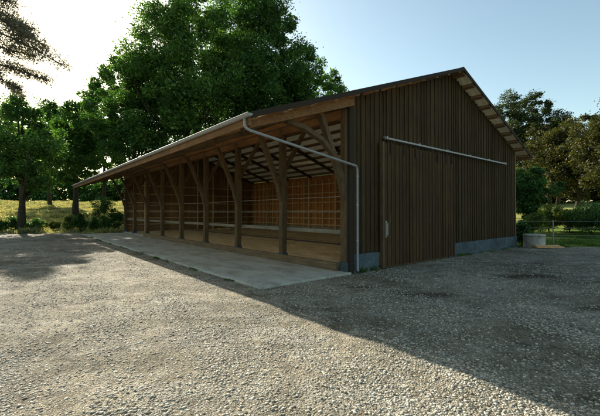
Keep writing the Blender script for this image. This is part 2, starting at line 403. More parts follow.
# studs and girts on the inside of back and end walls
for k in range(1, 32):
    yk = k*0.77
    MB().box(W_-0.17, W_-0.045, yk-0.045, yk+0.045, 0.5, zr(W_)-0.45).build('stud', M['timber_light'], barn)
for z in (0.68, 1.20, 1.80, 2.48, 3.22, 3.92):
    MB().box(W_-0.215, W_-0.172, 0.2, L_-0.2, z-0.04, z+0.04).build('girt', M['timber_light'], barn)
    MB().box(0.15, W_-0.22, L_-0.165, L_-0.122, z-0.03, z+0.03).build('girt', M['timber_light'], barn)
for k in range(1, 8):
    xk = k*1.54
    MB().box(xk-0.045, xk+0.045, L_-0.26, L_-0.168, 0.1, zr(xk)-0.5).build('stud', M['timber_light'], barn)
# plinths on the gable front
for a_, b_ in ((0.16, 1.28), (5.80, W_+0.005)):
    MB().box(a_, b_, -0.045, 0.12, -0.12, PH).build('plinth', M['plinth'], barn, bevel=0.012)
MB().box(-0.02, 0.155, -0.055, 0.14, -0.05, zr(0)-0.1).build('corner_board', M['roof_edge'], barn, bevel=0.008)
# threshold under the door
MB().box(1.28, 5.8, 0.0, 0.2, -0.1, 0.03).build('threshold', M['sill'], barn)
# sliding door in two leaves
def leaf(x0, x1, z0, z1, name='door'):
    m = MB(); x = x0; i = 0
    while x < x1-0.01:
        xe = min(x+0.2, x1); j = random.uniform(-0.003, 0.003)
        m.box(x+0.002, xe-0.002, -0.115+j, -0.085, z0, z1)
        m.box(max(x0, x-0.026), min(x1, x+0.026), -0.135+j, -0.114+j, z0+0.0, z1-0.0)
        x = xe
    m.box(x0, x1, -0.084, -0.055, z0+0.15, z0+0.3); m.box(x0, x1, -0.084, -0.055, z1-0.3, z1-0.15)
    return m.build(name, M['door_board'], barn)
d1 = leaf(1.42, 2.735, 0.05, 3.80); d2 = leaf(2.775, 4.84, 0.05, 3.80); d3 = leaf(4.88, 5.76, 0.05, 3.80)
MB().box(1.33, 1.415, -0.15, -0.02, 0.02, 3.82).build('door_jamb', M['timber'], barn, bevel=0.005)
h = MB(); h.tube([(1.50,-0.13,0.98),(1.50,-0.19,1.0),(1.50,-0.19,1.36),(1.50,-0.13,1.38)], 0.016, 8); h.box(1.46,1.54,-0.142,-0.136,0.93,1.43)
h.build('handle', M['zinc'], d1, smooth=False)
# rail and hangers
r = MB(); r.box(1.50, 10.6, -0.18, -0.09, 3.91, 3.965)
rl = r.build('door_rail', M['rail'], barn, bevel=0.004)
for xk in (1.55, 3.35, 5.2, 7.0, 8.8, 10.5):
    MB().box(xk-0.02, xk+0.02, -0.16, -0.01, 3.967, 4.01).build('rail_bracket', M['rail'], rl)
for xk, dd in ((1.75, d1), (2.45, d1), (3.1, d2), (4.5, d2), (5.1, d3), (5.5, d3)):
    MB().box(xk-0.035, xk+0.035, -0.156, -0.140, 3.5, 3.86).build('hanger', M['roof_edge'], dd)

# posts, plate, braces
RAF_Y = [0.14]+[BAY*i for i in range(1, 8)]+[L_-0.36]
for i, yk in enumerate(RAF_Y):
    w = 0.10
    yp = yk
    post = MB().box(-w, w, yp-w, yp+w, 0.30, zru(0)-rafter_h-0.005).build('post', M['timber'], barn, bevel=0.01)
    MB().box(-0.13, 0.13, yp-0.13, yp+0.13, -0.05, 0.30).build('post_shoe', M['plinth'], post, bevel=0.01)
    b = MB(); z1 = zru(-0.95)-rafter_h+0.03
    P0 = [(-0.04, 2.05), (-0.20, 2.62), (-0.52, 3.35), (-0.95, z1)]
    for (xa, za), (xb, zb) in zip(P0, P0[1:]):
        b.beam((xa, yp, za), (xb, yp, zb), 0.13, 0.17, up=(0, 1, 0))
    # swap so width lies across
    b.build('brace', M['timber'], barn)
    if i == 0:
        b = MB(); P0 = [(-0.08, 2.55), (-0.45, 3.25), (-0.9, 3.62), (-1.55, 3.86), (-2.1, 3.93)]
        for (xa, za), (xb, zb) in zip(P0, P0[1:]): b.beam((xa, yp, za), (xb, yp, zb), 0.12, 0.15, up=(0, 1, 0))
        b.build('brace', M['timber'], barn)
    # inner knee brace
    MB().beam((0.08, yp, 3.15), (1.25, yp, zru(1.25)-rafter_h+0.02), 0.12, 0.14, up=(0, 1, 0)).build('knee_brace', M['timber'], barn)
    # rafters, both slopes
    for xa, xb in ((TF+0.12, RX-0.01), (RX+0.01, TB-0.12)):
        hh = rafter_h
        y0, y1 = yk-0.07, yk+0.07
        lo = 0.16 if xa < 0 else hh
        MB().hexa([(xa,y0,zru(xa)-(lo if xa<0 else hh)),(xb,y0,zru(xb)-(hh if xa<0 else 0.16)),(xb,y1,zru(xb)-(hh if xa<0 else 0.16)),(xa,y1,zru(xa)-(lo if xa<0 else hh)),
                   (xa,y0,zru(xa)),(xb,y0,zru(xb)),(xb,y1,zru(xb)),(xa,y1,zru(xa))]).build('rafter', M['timber'], barn)
    # ridge post pair in the middle frames: collar tie
    if 0 < i < 8:
        MB().box(W_-0.30, W_-0.22, yk-0.05, yk+0.05, 0.1, zru(W_-0.25)-rafter_h-0.004).build('post', M['timber_light'], barn)
MB().box(-0.09, 0.09, 0.05, L_-0.15, zru(0)-rafter_h-0.26, zru(0)-rafter_h-0.004).build('wall_plate', M['fascia'], barn)
MB().box(-1.06, -0.90, 0.05, L_-0.15, zru(-1.0)-rafter_h+0.0, zru(-1.0)-rafter_h+0.12).build('eave_beam', M['fascia'], barn)
# roof: corrugated sheets
roof = empty('roof'); roof.parent = barn
def sheet(xa, xb, name):
    ys = np.arange(-OV, L_+OV+0.001, 0.06); n = len(ys)
    zz = 0.016*np.sin(ys*2*math.pi/0.24)
    V = []; 
    for x_ in (xa, xb):
        V.append(np.stack([np.full(n, x_), ys, zr(x_)-0.016+zz], 1))
    top = np.concatenate(V); bot = top.copy(); bot[:, 2] -= 0.012
    V = np.concatenate([top, bot]); i = np.arange(n-1); o2 = 2*n
    f = [np.stack([i, i+n, i+n+1, i+1], 1), np.stack([i+o2, i+1+o2, i+n+1+o2, i+n+o2], 1),
         np.stack([i, i+1, i+1+o2, i+o2], 1), np.stack([i+n, i+n+o2, i+n+1+o2, i+n+1], 1)]
    return np_mesh(name, V, np.concatenate(f), M['roof_sheet'], roof)
sheet(TF, RX, 'roof_sheet'); sheet(RX, TB, 'roof_sheet')
MB().hexa([(RX-0.2,-OV-0.02,zr(RX-0.2)+0.004),(RX,-OV-0.02,RZ+0.004),(RX,L_+OV,RZ+0.004),(RX-0.2,L_+OV,zr(RX-0.2)+0.004),
           (RX-0.2,-OV-0.02,zr(RX-0.2)+0.02),(RX,-OV-0.02,RZ+0.04),(RX,L_+OV,RZ+0.04),(RX-0.2,L_+OV,zr(RX-0.2)+0.02)]).hexa(
          [(RX,-OV-0.02,RZ+0.004),(RX+0.2,-OV-0.02,zr(RX+0.2)+0.004),(RX+0.2,L_+OV,zr(RX+0.2)+0.004),(RX,L_+OV,RZ+0.004),
           (RX,-OV-0.02,RZ+0.04),(RX+0.2,-OV-0.02,zr(RX+0.2)+0.02),(RX+0.2,L_+OV,zr(RX+0.2)+0.02),(RX,L_+OV,RZ+0.04)]).build('ridge_cap', M['roof_edge'], roof)
for xk in list(np.linspace(TF+0.10, RX-0.18, 12))+list(np.linspace(RX+0.18, TB-0.10, 10)):
    xa, xb = xk-0.075, xk+0.075
    MB().hexa([(xa,-OV+0.03,zr(xa)-0.15),(xb,-OV+0.03,zr(xb)-0.15),(xb,L_+OV-0.03,zr(xb)-0.15),(xa,L_+OV-0.03,zr(xa)-0.15),
               (xa,-OV+0.03,zr(xa)-0.048),(xb,-OV+0.03,zr(xb)-0.048),(xb,L_+OV-0.03,zr(xb)-0.048),(xa,L_+OV-0.03,zr(xa)-0.048)]).build('purlin', M['purlin'], roof)
# verge boards
for ye0, ye1 in ((-OV-0.035, -OV-0.003), (L_+OV+0.003, L_+OV+0.035)):
    for xa, xb in ((TF-0.02, RX-0.001), (RX+0.001, TB+0.02)):
        MB().hexa([(xa,ye0,zr(xa)-0.11),(xb,ye0,zr(xb)-0.11),(xb,ye1,zr(xb)-0.11),(xa,ye1,zr(xa)-0.11),
                   (xa,ye0,zr(xa)+0.02),(xb,ye0,zr(xb)+0.02),(xb,ye1,zr(xb)+0.02),(xa,ye1,zr(xa)+0.02)]).build('verge_board', M['roof_edge'], roof)
# verge rafter under the open overhang
xa, xb = TF+0.1, -0.03
MB().hexa([(xa,-0.24,zr(xa)-0.30),(xb,-0.24,zr(xb)-0.38),(xb,-0.12,zr(xb)-0.38),(xa,-0.12,zr(xa)-0.30),
           (xa,-0.24,zr(xa)-0.153),(xb,-0.24,zr(xb)-0.153),(xb,-0.12,zr(xb)-0.153),(xa,-0.12,zr(xa)-0.153)]).build('verge_rafter', M['fascia'], roof)
# fascia boards and gutters
MB().box(TF-0.035, TF-0.005, -OV, L_+OV, zr(TF)-0.26, zr(TF)-0.045).build('fascia', M['fascia'], roof)
MB().box(TB+0.005, TB+0.035, -OV, L_+OV, zr(TB)-0.24, zr(TB)-0.045).build('fascia', M['fascia'], roof)
def gutter(xc, zc, name):
    m = MB(); n = 9; R = 0.062
    ys = (-OV-0.10, L_+OV+0.05); b = 0
    for rr in (R, R-0.006):
        for yk in ys:
            for k in range(n):
                a = math.pi+math.pi*k/(n-1)
                m.v.append((xc+rr*math.cos(a), yk, zc+rr*math.sin(a)))
    def id_(sh, e, k): return sh*2*n+e*n+k
    for k in range(n-1):
        m.f.append((id_(0,0,k),id_(0,0,k+1),id_(0,1,k+1),id_(0,1,k)))
        m.f.append((id_(1,0,k+1),id_(1,0,k),id_(1,1,k),id_(1,1,k+1)))
        m.f.append((id_(0,0,k),id_(1,0,k),id_(1,0,k+1),id_(0,0,k+1)))
    for e in (0, 1): m.f.append(tuple(id_(0, e, k) for k in range(n)))
    m.tube([(xc-R, ys[0], zc+0.003), (xc-R, ys[1], zc+0.003)], 0.011, 6)
    return m.build(name, M['zinc'], barn)
gc = TF-0.085
gut = gutter(gc, zr(TF)-0.045, 'gutter'); gutter(TB+0.085, zr(TB)-0.045, 'gutter')
gz0 = zr(TF)-0.045
dp = MB()
yw = -0.33
dp.tube([(gc,yw,gz0-0.06),(gc,yw,gz0-0.20),(gc+0.02,yw-0.01,gz0-0.26),(gc+0.12,yw-0.01,gz0-0.30),(0.10,-0.17,2.98),(0.19,-0.13,2.93),(0.21,-0.125,2.84),(0.21,-0.125,0.12),(0.19,-0.17,0.05)], 0.031, 10)
dpo = dp.build('downpipe', M['zinc'], barn, smooth=True)
for z in (0.9, 1.9, 2.7):
    MB().tube([(0.21,-0.125,z-0.02),(0.21,-0.125,z+0.02)], 0.038, 10).build('pipe_clip', M['rail'], dpo)
# rails between the front posts
MB().box(0.105, 0.145, 0.12, L_-0.35, 1.06, 1.18).build('rail', M['grey_rail'], barn)
for z, rr in ((0.76, 0.022), (1.70, 0.009), (2.15, 0.008)):
    MB().tube([(0.12, 0.12, z), (0.12, L_-0.35, z)], rr, 8).build('rail', M['roof_edge'] if rr > 0.01 else M['wire'], barn)
# front sill beams
MB().box(-0.24, -0.11, 0.28, 18.6, 0.02, 0.27).build('sill_beam', M['sill'], barn, bevel=0.015)
MB().box(-0.105, 0.0, 0.28, L_-0.5, -0.05, 0.13).build('kerb', M['ring'], barn)
MB().box(5.35, 5.5, 0.4, L_-0.4, 0.05, 0.20).build('trough_kerb', M['end_board'], barn)
# straw bedding
def straw():
    xs = np.linspace(0.02, W_-0.12, 50); ys = np.linspace(0.13, L_-0.14, 90); X, Y = np.meshgrid(xs, ys)
    Z = 0.085+0.02*np.sin(3*X+1.7*Y)+0.02*np.sin(5.1*X-2.3*Y)+0.012*RNG.random(X.shape)
    n1, n2 = len(xs), len(ys); idx = np.arange(n1*n2).reshape(n2, n1)
    Q = np.stack([idx[:-1,:-1].ravel(), idx[:-1,1:].ravel(), idx[1:,1:].ravel(), idx[1:,:-1].ravel()], 1)
    V = [np.stack([X.ravel(), Y.ravel(), Z.ravel()], 1)]; nb = len(V[0])
    n = 16000; p = np.stack([RNG.random(n)*(W_-0.6)+0.2, RNG.random(n)**1.4*(L_-0.8)+0.3, 0.09+0.04*RNG.random(n)], 1)
    a = RNG.random(n)*6.283; l = 0.07+0.12*RNG.random(n); w = 0.005
    dx = np.stack([np.cos(a), np.sin(a), 0.35*(RNG.random(n)-0.3)], 1)*l[:, None]; dw = np.stack([-np.sin(a), np.cos(a), np.zeros(n)+0.5], 1)*w
    B = np.stack([p-dx-dw, p+dx-dw, p+dx+dw, p-dx+dw], 1).reshape(-1, 3)
    V.append(B); Q2 = (np.arange(n)*4)[:, None]+np.arange(4)[None]+nb
    return np_mesh('straw_bedding', np.concatenate(V), np.concatenate([Q, Q2]), M['straw'])
sb = straw(); sb.location = (CX, CY, 0); sb.rotation_euler = (0, 0, TH)
tag(sb, 'golden straw bedding spread over the floor inside the barn', 'straw', kind='stuff')

# ------------------------------------------------------------------ vegetation
def leaves(centers, size, rng, up=0.4, aspect=0.55):
    n = len(centers)
    nrm = rng.normal(size=(n, 3)); nrm[:, 2] = np.abs(nrm[:, 2])+up; nrm /= np.linalg.norm(nrm, axis=1)[:, None]
    d = rng.normal(size=(n, 3)); d -= nrm*(d*nrm).sum(1)[:, None]; d /= np.linalg.norm(d, axis=1)[:, None]
    r = np.cross(nrm, d); s = (size*(0.6+0.8*rng.random(n)))[:, None] if np.isscalar(size) else (size*(0.6+0.8*rng.random(n)))[:, None]
    V = np.stack([centers-d*s, centers+r*s*aspect+nrm*s*0.2, centers+d*s, centers-r*s*aspect+nrm*s*0.2], 1).reshape(-1, 3)
    Fc = (np.arange(n)*4)[:, None]+np.arange(4)[None]
    return V, Fc
def blobs(cl, rad, per, rng, flat=0.75):
    """leaf centres on lumpy shells round the clump centres"""
    K = len(cl); c = np.repeat(cl, per, 0); R = np.repeat(rad, per)
    d = rng.normal(size=(K*per, 3)); d /= np.linalg.norm(d, axis=1)[:, None]
    q = R*(0.35+0.7*rng.random(K*per)**0.5)*(1+0.25*rng.normal(size=K*per)*0.5)
    return c+d*q[:, None]*np.array([1, 1, flat])
def make_tree(name, label, cat, x, y, h, r, base, mat, seed, size=0.2, clumps=110, per=190, trunk_r=0.3, lean=0.0, squash=1.0, group=None, z0=0.0, shape=1.0):
    rng = np.random.default_rng(seed); rnd = random.Random(seed)
    root = empty(name, (x, y, z0)); tag(root, label, cat, group)
    ch = h-base; cz = base+ch*0.5
    K = int(clumps*1.1); per = int(per*1.35); size = size*0.82
    d = rng.normal(size=(K, 3)); d /= np.linalg.norm(d, axis=1)[:, None]
    q = rng.random(K)**0.38*0.93
    P = d*q[:, None]*np.array([r, r*squash, ch/2])
    # irregular outline: stretch by low-frequency directional noise; narrower at top
    ph = rng.random(3)*6.28
    ang = np.arctan2(P[:, 1], P[:, 0])
    k = 1+0.20*np.sin(2*ang+ph[0])+0.14*np.sin(3*ang+ph[1]+P[:, 2]/ch*5)
    k *= 1-0.28*shape*np.clip(P[:, 2]/(ch/2), 0, 1)**2
    P[:, :2] *= k[:, None]
    P[:, 0] += lean*(P[:, 2]/ch)
    cl = P+np.array([0, 0, cz])
    rad = r*(0.11+0.17*rng.random(K)**1.3)
    pts = blobs(cl, rad, per, rng)
    extra = cl[rng.integers(0, K, K*10)]+rng.normal(size=(K*10, 3))*r*0.15
    pts = np.concatenate([pts, extra]); pts = pts[pts[:, 2] > base*0.75]
    V, Fc = leaves(pts, size, rng)
    m = MB()
    n = 9; pz = [h*0.88*i/(n-1) for i in range(n)]
    wob = [(0, 0)]+[(rnd.uniform(-.12, .12)*r*0.3+lean*max(0, z-base)/ch*0.8, rnd.uniform(-.12, .12)*r*0.3) for z in pz[1:]]
    pts_ = [(a, b, z-0.15*(i == 0)) for i, ((a, b), z) in enumerate(zip(wob, pz))]
    m.tube(pts_, [trunk_r*(1.5 if i == 0 else 1.08 if i == 1 else (1-0.95*i/(n-1))+0.04) for i in range(n)], 10)
    for j in range(16):
        i = rnd.randint(2, n-2); c = cl[rnd.randrange(K)]; s0 = Vector(pts_[i]); e = Vector([float(v) for v in c])
        if e.z < s0.z-0.5: continue
        mid = s0.lerp(e, 0.5)+Vector((0, 0, -0.06*(e-s0).length))
        m.tube([s0, mid, e], [trunk_r*0.38, trunk_r*0.24, trunk_r*0.08], 6, False)
    m.build('trunk', M['bark'], root, smooth=True)
    np_mesh('crown', V, Fc, mat, root)
    return root
def make_pine(name, label, x, y, h, r, base, mat, seed, whorls=13, z0=0.0, explicit=None, nsize=0.16, dens=1.0, group=None, thin=1.0):
    rng = np.random.default_rng(seed); rnd = random.Random(seed)
    root = empty(name, (x, y, z0)); tag(root, label, 'pine tree', group)
    m = MB(); m.tube([(0,0,-0.2),(0.05,0,h*0.4),(-0.05,0.05,h*0.75),(0,0,h)], [0.32,0.24,0.13,0.03], 9)
    C = []
    br = []
    for w in range(whorls):
        f = (w+rnd.random()*0.5)/whorls; z = base+(h-base)*f*0.99
        L = r*(1-f**1.5*0.85)*(0.55+0.45*math.sin(min(1, f*2.5+0.3)*1.57))
        for b in range(rnd.randint(4, 6)):
            a = rnd.random()*6.283; l = L*rnd.uniform(0.55, 1.1)
            br.append(((0, 0, z), (math.cos(a)*l, math.sin(a)*l, z+l*rnd.uniform(-0.12, 0.22))))
    if explicit: br += explicit
    for p0, p1 in br:
        p0 = Vector(p0); p1 = Vector(p1); l = (p1-p0).length
        mid = p0.lerp(p1, 0.5)+Vector((0, 0, -0.05*l))
        m.tube([p0, mid, p1], [0.05+0.008*l, 0.04, 0.015], 5, False)
        k = max(3, int(l*3.0*dens))
        for i in range(k):
            f = 0.28+0.72*(i+rnd.random())/k
            c = (p0.lerp(mid, f*2) if f < 0.5 else mid.lerp(p1, f*2-1))
            wd = (l*0.17*(1.15-f)+0.18)*thin
            nn = int(60*dens)
            q = rng.normal(size=(nn, 3))*np.array([wd, wd, (0.13+0.04*l*0.5)*(0.4+0.6*(thin > 0.9))]); q[:, 2] = np.abs(q[:, 2])*0.8-0.05
            C.append(q+np.array(c)[None])
    C = np.concatenate(C)
    V, Fc = leaves(C, nsize, rng, up=0.2, aspect=0.28)
    m.build('trunk', M['bark'], root, smooth=True)
    np_mesh('crown', V, Fc, mat, root)
    return root
def gh(x, y): return float(hill(np.array(x), np.array(y)))
def T(u, d, vtop, r, base, mat, seed, label, **k):
    x = gx(u, d); z0 = gh(x, d) if d > 28 else 0.0
    h = gz(vtop, d)-z0
    return make_tree('broadleaf_tree', label, 'tree', x, d, h, r, base, M[mat], seed, z0=z0-0.02, **k)
T(22, 30, 92, 4.0, 3.3, 'leaf', 1, 'leafy tree with a bare dark trunk at the yard edge, leftmost full trunk in view', size=0.13, clumps=95, per=210, trunk_r=0.27)
T(-32, 33, 84, 4.2, 3.0, 'leaf_deep', 2, 'dark green tree cut off by the left edge of the view', size=0.15, trunk_r=0.28)
T(76, 45, 98, 4.6, 3.9, 'leaf', 3, 'round crowned tree in the field with a short dark trunk left of the eave tip', size=0.17, clumps=120, per=200, trunk_r=0.36)
T(50, 70, 98, 6.0, 2.6, 'leaf_deep', 4, 'pale hazy tree showing between the two left field trees', size=0.24)
T(103, 56, 70, 5.0, 4.0, 'leaf', 5, 'green tree rising over the far eave tip, in front of the woods', size=0.2, clumps=120)
T(134, 41, 42, 4.4, 4.6, 'leaf_deep', 6, 'tall tree forming the left shoulder of the big group behind the barn', size=0.16, clumps=150, per=210)
T(188, 40, -22, 6.8, 3.0, 'leaf', 7, 'tallest broad tree behind the middle of the barn roof', size=0.17, clumps=300, per=230, trunk_r=0.5)
T(262, 42, -30, 6.0, 3.0, 'leaf_deep', 8, 'tall dense dark tree behind the barn beside the gutter end', size=0.17, clumps=280, per=230, trunk_r=0.45)
T(300, 46, 36, 4.6, 3.0, 'leaf_deep', 9, 'lower dark tree at the right shoulder of the big group behind the roof', size=0.17, clumps=170)
T(328, 49, 62, 3.1, 3.0, 'leaf', 10, 'small narrow tree top peeking over the roof slope, rightmost of the big group', size=0.17, clumps=120, per=170, shape=0.3)
T(225, 52, -30, 6.5, 4.0, 'leaf', 12, 'pale tree seen through the gap between the two tallest crowns', size=0.2, clumps=130)
# right-hand trees
T(529, 29, 160, 1.9, 0.8, 'leaf_deep', 20, 'small bright green tree right behind the barn corner', size=0.11, clumps=80, per=170, trunk_r=0.12)
T(578, 40, 118, 4.4, 2.4, 'leaf_olive', 21, 'olive brown broad tree behind the wire fence', size=0.14, clumps=140, per=190)
T(612, 34, 92, 3.6, 2.2, 'leaf_olive', 22, 'tall olive tree cut by the right edge of the view', size=0.13, clumps=110, per=190)
T(548, 45, 118, 4.4, 2.6, 'leaf_olive', 23, 'dark olive tree filling the gap under the pines', size=0.16, clumps=100)
def P(u, d, vtop, r, base, seed, label, **k):
    x = gx(u, d); z0 = gh(x, d); h = gz(vtop, d)-z0
    make_pine('pine_tree', label, x, d, h, r, base, M['needle'], seed, z0=z0, **k)
def SP(u, d, vtop, r, base, seed, label):
    x = gx(u, d); z0 = gh(x, d); h = gz(vtop, d)-z0
    make_tree('pine_tree', label, 'pine tree', x, d, h, r, base, M['needle'], seed, size=0.15, clumps=120, per=150, trunk_r=0.26, z0=z0, shape=1.7)
SP(510, 50, 88, 3.6, 4.5, 31, 'pine with open crown right beside the roof slope')
SP(534, 52, 90, 3.6, 4.5, 32, 'domed pine in the middle of the three right of the roof')
SP(558, 50, 106, 3.6, 3.5, 33, 'shorter pine at the right end of the pine row')
# near pine whose branches reach in from the upper left
d0 = 10.5; px = -13.6
def bp(u, v, d): return (gx(u, d)-px, d-d0, gz(v, d))
def near_pine():
    rng = np.random.default_rng(5); rnd = random.Random(5)
    root = empty('pine_tree', (px, d0, 0)); tag(root, 'glare-washed pine whose long drooping boughs reach in from the upper left corner', 'pine tree')
    m = MB(); m.tube([(0,0,-0.2),(0.05,0,5),(-0.05,0.05,9.5),(0,0,13.5)], [0.30,0.24,0.15,0.03], 10)
    ex = [((0,0,gz(22,d0)), bp(64,66,10.5), 1.3), ((0,0,gz(34,d0)), bp(36,58,11.2), 1.0), ((0,0,gz(48,d0)), bp(50,84,11), 0.85), ((0,0,gz(60,d0)), bp(16,86,10), 0.5),
          ((0,0,gz(-10,d0)), bp(43,44,11), 0.9), ((0,0,gz(-22,d0)), bp(31,26,11.4), 1.15), ((0,0,gz(-36,d0)), bp(17,6,10.8), 1.2), ((0,0,gz(-20,d0)), bp(22,34,10.0), 1.0)]
    for _ in range(26):
        z = rnd.uniform(7.2, 13); a = rnd.uniform(0.5*math.pi, 1.75*math.pi); l = (14.5-z)*0.5+rnd.random()
        ex.append(((0, 0, z), (math.cos(a)*l, math.sin(a)*l, z-0.1*l), 0.9))
    C = []
    for p0, p1, th in ex:
        p0 = Vector(p0); p1 = Vector(p1); l = (p1-p0).length
        side = Vector((-(p1-p0).y, (p1-p0).x, 0)).normalized()
        ph = rnd.random()*6
        def at(f): return p0.lerp(p1, f)+Vector((0, 0, 0.10*l*math.sin(f*3.14)+0.07*math.sin(f*9+ph)))+side*0.16*math.sin(f*6+ph)
        m.tube([at(i/8) for i in range(9)], [0.06-0.006*i for i in range(9)], 6, False)
        k = int(l*11)
        for i in range(k):
            f = 0.22+0.78*(i+rnd.random())/k
            c = at(f); w = (0.10+0.5*(1-f)*0.5+0.10*math.sin(f*14+ph)**2)*th
            sg = rnd.choice((-1, 1)); e = c+side*sg*w*rnd.uniform(0.8, 2.2)+(p1-p0).normalized()*w*rnd.uniform(0.2, 1.2)+Vector((0, 0, rnd.uniform(-0.65, 0.45)*w))
            m.tube([c, c.lerp(e, 0.5)+Vector((0, 0, 0.04)), e], [0.011, 0.008, 0.004], 4, False)
            n_ = 130; ff = rng.random(n_)[:, None]
            q = np.array(c)*(1-ff)+np.array(e)*ff+rng.normal(size=(n_, 3))*0.08*(0.6+th)
            C.append(q)
    C = np.concatenate(C)
    V, Fc = leaves(C, 0.05, rng, up=0.1, aspect=0.17)
    m.build('trunk', M['bark'], root, smooth=True); np_mesh('crown', V, Fc, M['needle_glare'], root)
near_pine()

# shrubs
def shrub(u, d, w, h, mat, seed, label, size=0.06, name='shrub', stems=5, clumps=30, per=120, group=None):
    x = gx(u, d); z0 = (gh(x, d) if d > 27 else 0.0)-0.03
    rng = np.random.default_rng(seed); rnd = random.Random(seed)
    root = empty(name, (x, d, z0)); tag(root, label, 'shrub', group)
    dd = rng.normal(size=(clumps, 3)); dd /= np.linalg.norm(dd, axis=1)[:, None]
    cl = dd*(rng.random(clumps)**0.5)[:, None]*np.array([w/2, w/2, h*0.48])*0.85+np.array([0, 0, h*0.52])
    cl[:, 2] = np.maximum(cl[:, 2], 0.1*h)
    pts = blobs(cl, np.full(clumps, min(w, h)*0.16)*(0.7+0.8*rng.random(clumps)), per, rng); pts = pts[pts[:, 2] > 0.01]
    V, Fc = leaves(pts, size, rng)
    m = MB()
    for s in range(stems):
        e = Vector([float(v) for v in cl[rnd.randrange(clumps)]]); m.tube([(rnd.uniform(-.06,.06), rnd.uniform(-.06,.06), -0.05), (e.x*0.4, e.y*0.4, e.z*0.5), e], [0.025, 0.018, 0.006], 5, False)
    m.build('stem', M['bark'], root); np_mesh('foliage', V, Fc, mat, root)
    return root
G1 = 'shrubs along the far edge of the yard'
for i, (u, d, w, h, mt, lab) in enumerate([
    (2, 29.5, 1.6, 1.1, 'leaf', 'low shrub at the left edge of the view by the yard edge'),
    (15, 30.5, 1.4, 1.5, 'leaf_deep', 'round dark shrub left of the leaning field trunk'),
    (36, 30.0, 1.5, 1.2, 'leaf', 'loose green shrub just right of the leftmost trunk'),
    (52, 33.0, 2.0, 0.8, 'leaf_yellow', 'flat pale weed clump on the grass bank'),
    (70, 31.5, 1.3, 1.6, 'leaf_yellow', 'pale upright shrub in front of the field tree trunk'),
    (81, 30.5, 1.3, 1.7, 'leaf_deep', 'dark pointed shrub beside the pale upright one'),
    (95, 31.5, 1.2, 1.3, 'leaf', 'small shrub under the far eave tip'),
    (106, 30.5, 1.1, 1.5, 'leaf', 'narrow shrub left of the barn far end'),
    (115, 30.0, 1.5, 2.2, 'leaf_deep', 'tall dark shrub touching the barn far corner'),
    (103, 33.5, 2.4, 3.6, 'leaf_deep', 'tallest bushy shrub behind the far corner of the barn')]):
    shrub(u, d, w, h, M[mt], 60+i, lab, group=G1)
G2 = 'bushes beyond the right side of the barn'
for i, (u, d, w, h, mt, lab) in enumerate([
    (522, 18.9, 0.9, 1.3, 'leaf_deep', 'dark shrub growing against the right corner of the barn'),
    (533, 27, 2.0, 1.7, 'leaf_yellow', 'pale sunlit bush behind the concrete ring'),
    (549, 30, 3.0, 2.4, 'leaf_yellow', 'broad pale bush left of the fence post, beyond the grass'),
    (570, 29, 2.8, 2.3, 'leaf_yellow', 'pale bush right of the fence post, beyond the grass'),
    (592, 27, 3.0, 2.6, 'leaf_deep', 'dark green bush near the right edge behind the fence'),
    (583, 33, 3.0, 2.3, 'leaf', 'mid green bush standing between pale and dark bushes'),
    (612, 25, 2.6, 2.4, 'leaf_deep', 'dark bush cut by the right edge of the view')]):
    shrub(u, d, w, h, M[mt], 80+i, lab, size=0.07, clumps=45, per=120, group=G2)

# far woods (one mass)
def woods(name, segs, label, mat, seed):
    rng = np.random.default_rng(seed); pts = []
    for (x0, y0, x1, y1, h, n) in segs:
        f = rng.random(n); cx = x0+(x1-x0)*f; cy = y0+(y1-y0)*f+rng.normal(size=n)*3
        hh = h*(0.75+0.25*np.sin(f*37+seed)*np.sin(f*13))
        cz = hh*(rng.random(n)**0.8)*0.95
        cl = np.stack([cx, cy, cz+0.6+hill(cx, cy)], 1)
        pts.append(blobs(cl, 1.3+1.2*rng.random(n), 70, rng))
    p = np.concatenate(pts)
    V, Fc = leaves(p, 0.42, rng)
    o = np_mesh(name, V, Fc, mat); tag(o, label, 'woods', kind='stuff')
woods('far_woods', [(-160, 98, -10, 112, 9, 1300)], 'dark mass of trees along the far side of the sunlit field', M['leaf_deep'], 5)
woods('far_woods', [(22, 78, 110, 84, 7, 800)], 'low dark mass of trees beyond the pines on the right', M['leaf_olive'], 6)

# grass
def grass(name, label, boxes, n, h, mat, seed, cond=None):
    rng = np.random.default_rng(seed); P = []
    tot = sum((b[1]-b[0])*(b[3]-b[2]) for b in boxes)
    for b in boxes:
        k = int(n*(b[1]-b[0])*(b[3]-b[2])/tot)
        x = b[0]+(b[1]-b[0])*rng.random(k); y = b[2]+(b[3]-b[2])*rng.random(k)**1.3
        P.append(np.stack([x, y], 1))
    P = np.concatenate(P)
    if cond is not None: P = P[cond(P[:, 0], P[:, 1])]
    n = len(P); a = rng.random(n)*6.283
    z = hill(P[:, 0], P[:, 1])-0.06-0.09*np.clip((30-P[:, 1])/3, 0, 1)
    patch = 0.6+0.5*np.sin(P[:, 0]*0.8+1)*np.sin(P[:, 1]*0.7)+0.3*np.sin(P[:, 0]*2.1+P[:, 1])
    hh = h*(0.45+0.8*rng.random(n))*np.clip(patch, 0.35, 1.5)
    w = 0.012+0.010*rng.random(n)+0.0004*P[:, 1]
    p = np.stack([P[:, 0], P[:, 1], z], 1)
    dw = np.stack([np.cos(a), np.sin(a), 0*a], 1)*w[:, None]; ln = rng.normal(size=(n, 3))*0.3*hh[:, None]; ln[:, 2] = hh
    V = np.stack([p-dw, p+dw, p+ln*0.6+dw*0.7, p+ln*np.array([1.4, 1.4, 1.0])], 1).reshape(-1, 3)
    o = np_mesh(name, V, (np.arange(n)*4)[:, None]+np.arange(4)[None], mat); tag(o, label, 'grass', kind='stuff')
def offyard(x, y):
    t, s = to_local(x, y)
    return (y > yard_far(x)-0.35*np.sin(x*7)**2) & ~((t > -0.3) & (t < 12.4) & (s > -0.2) & (s < 25))
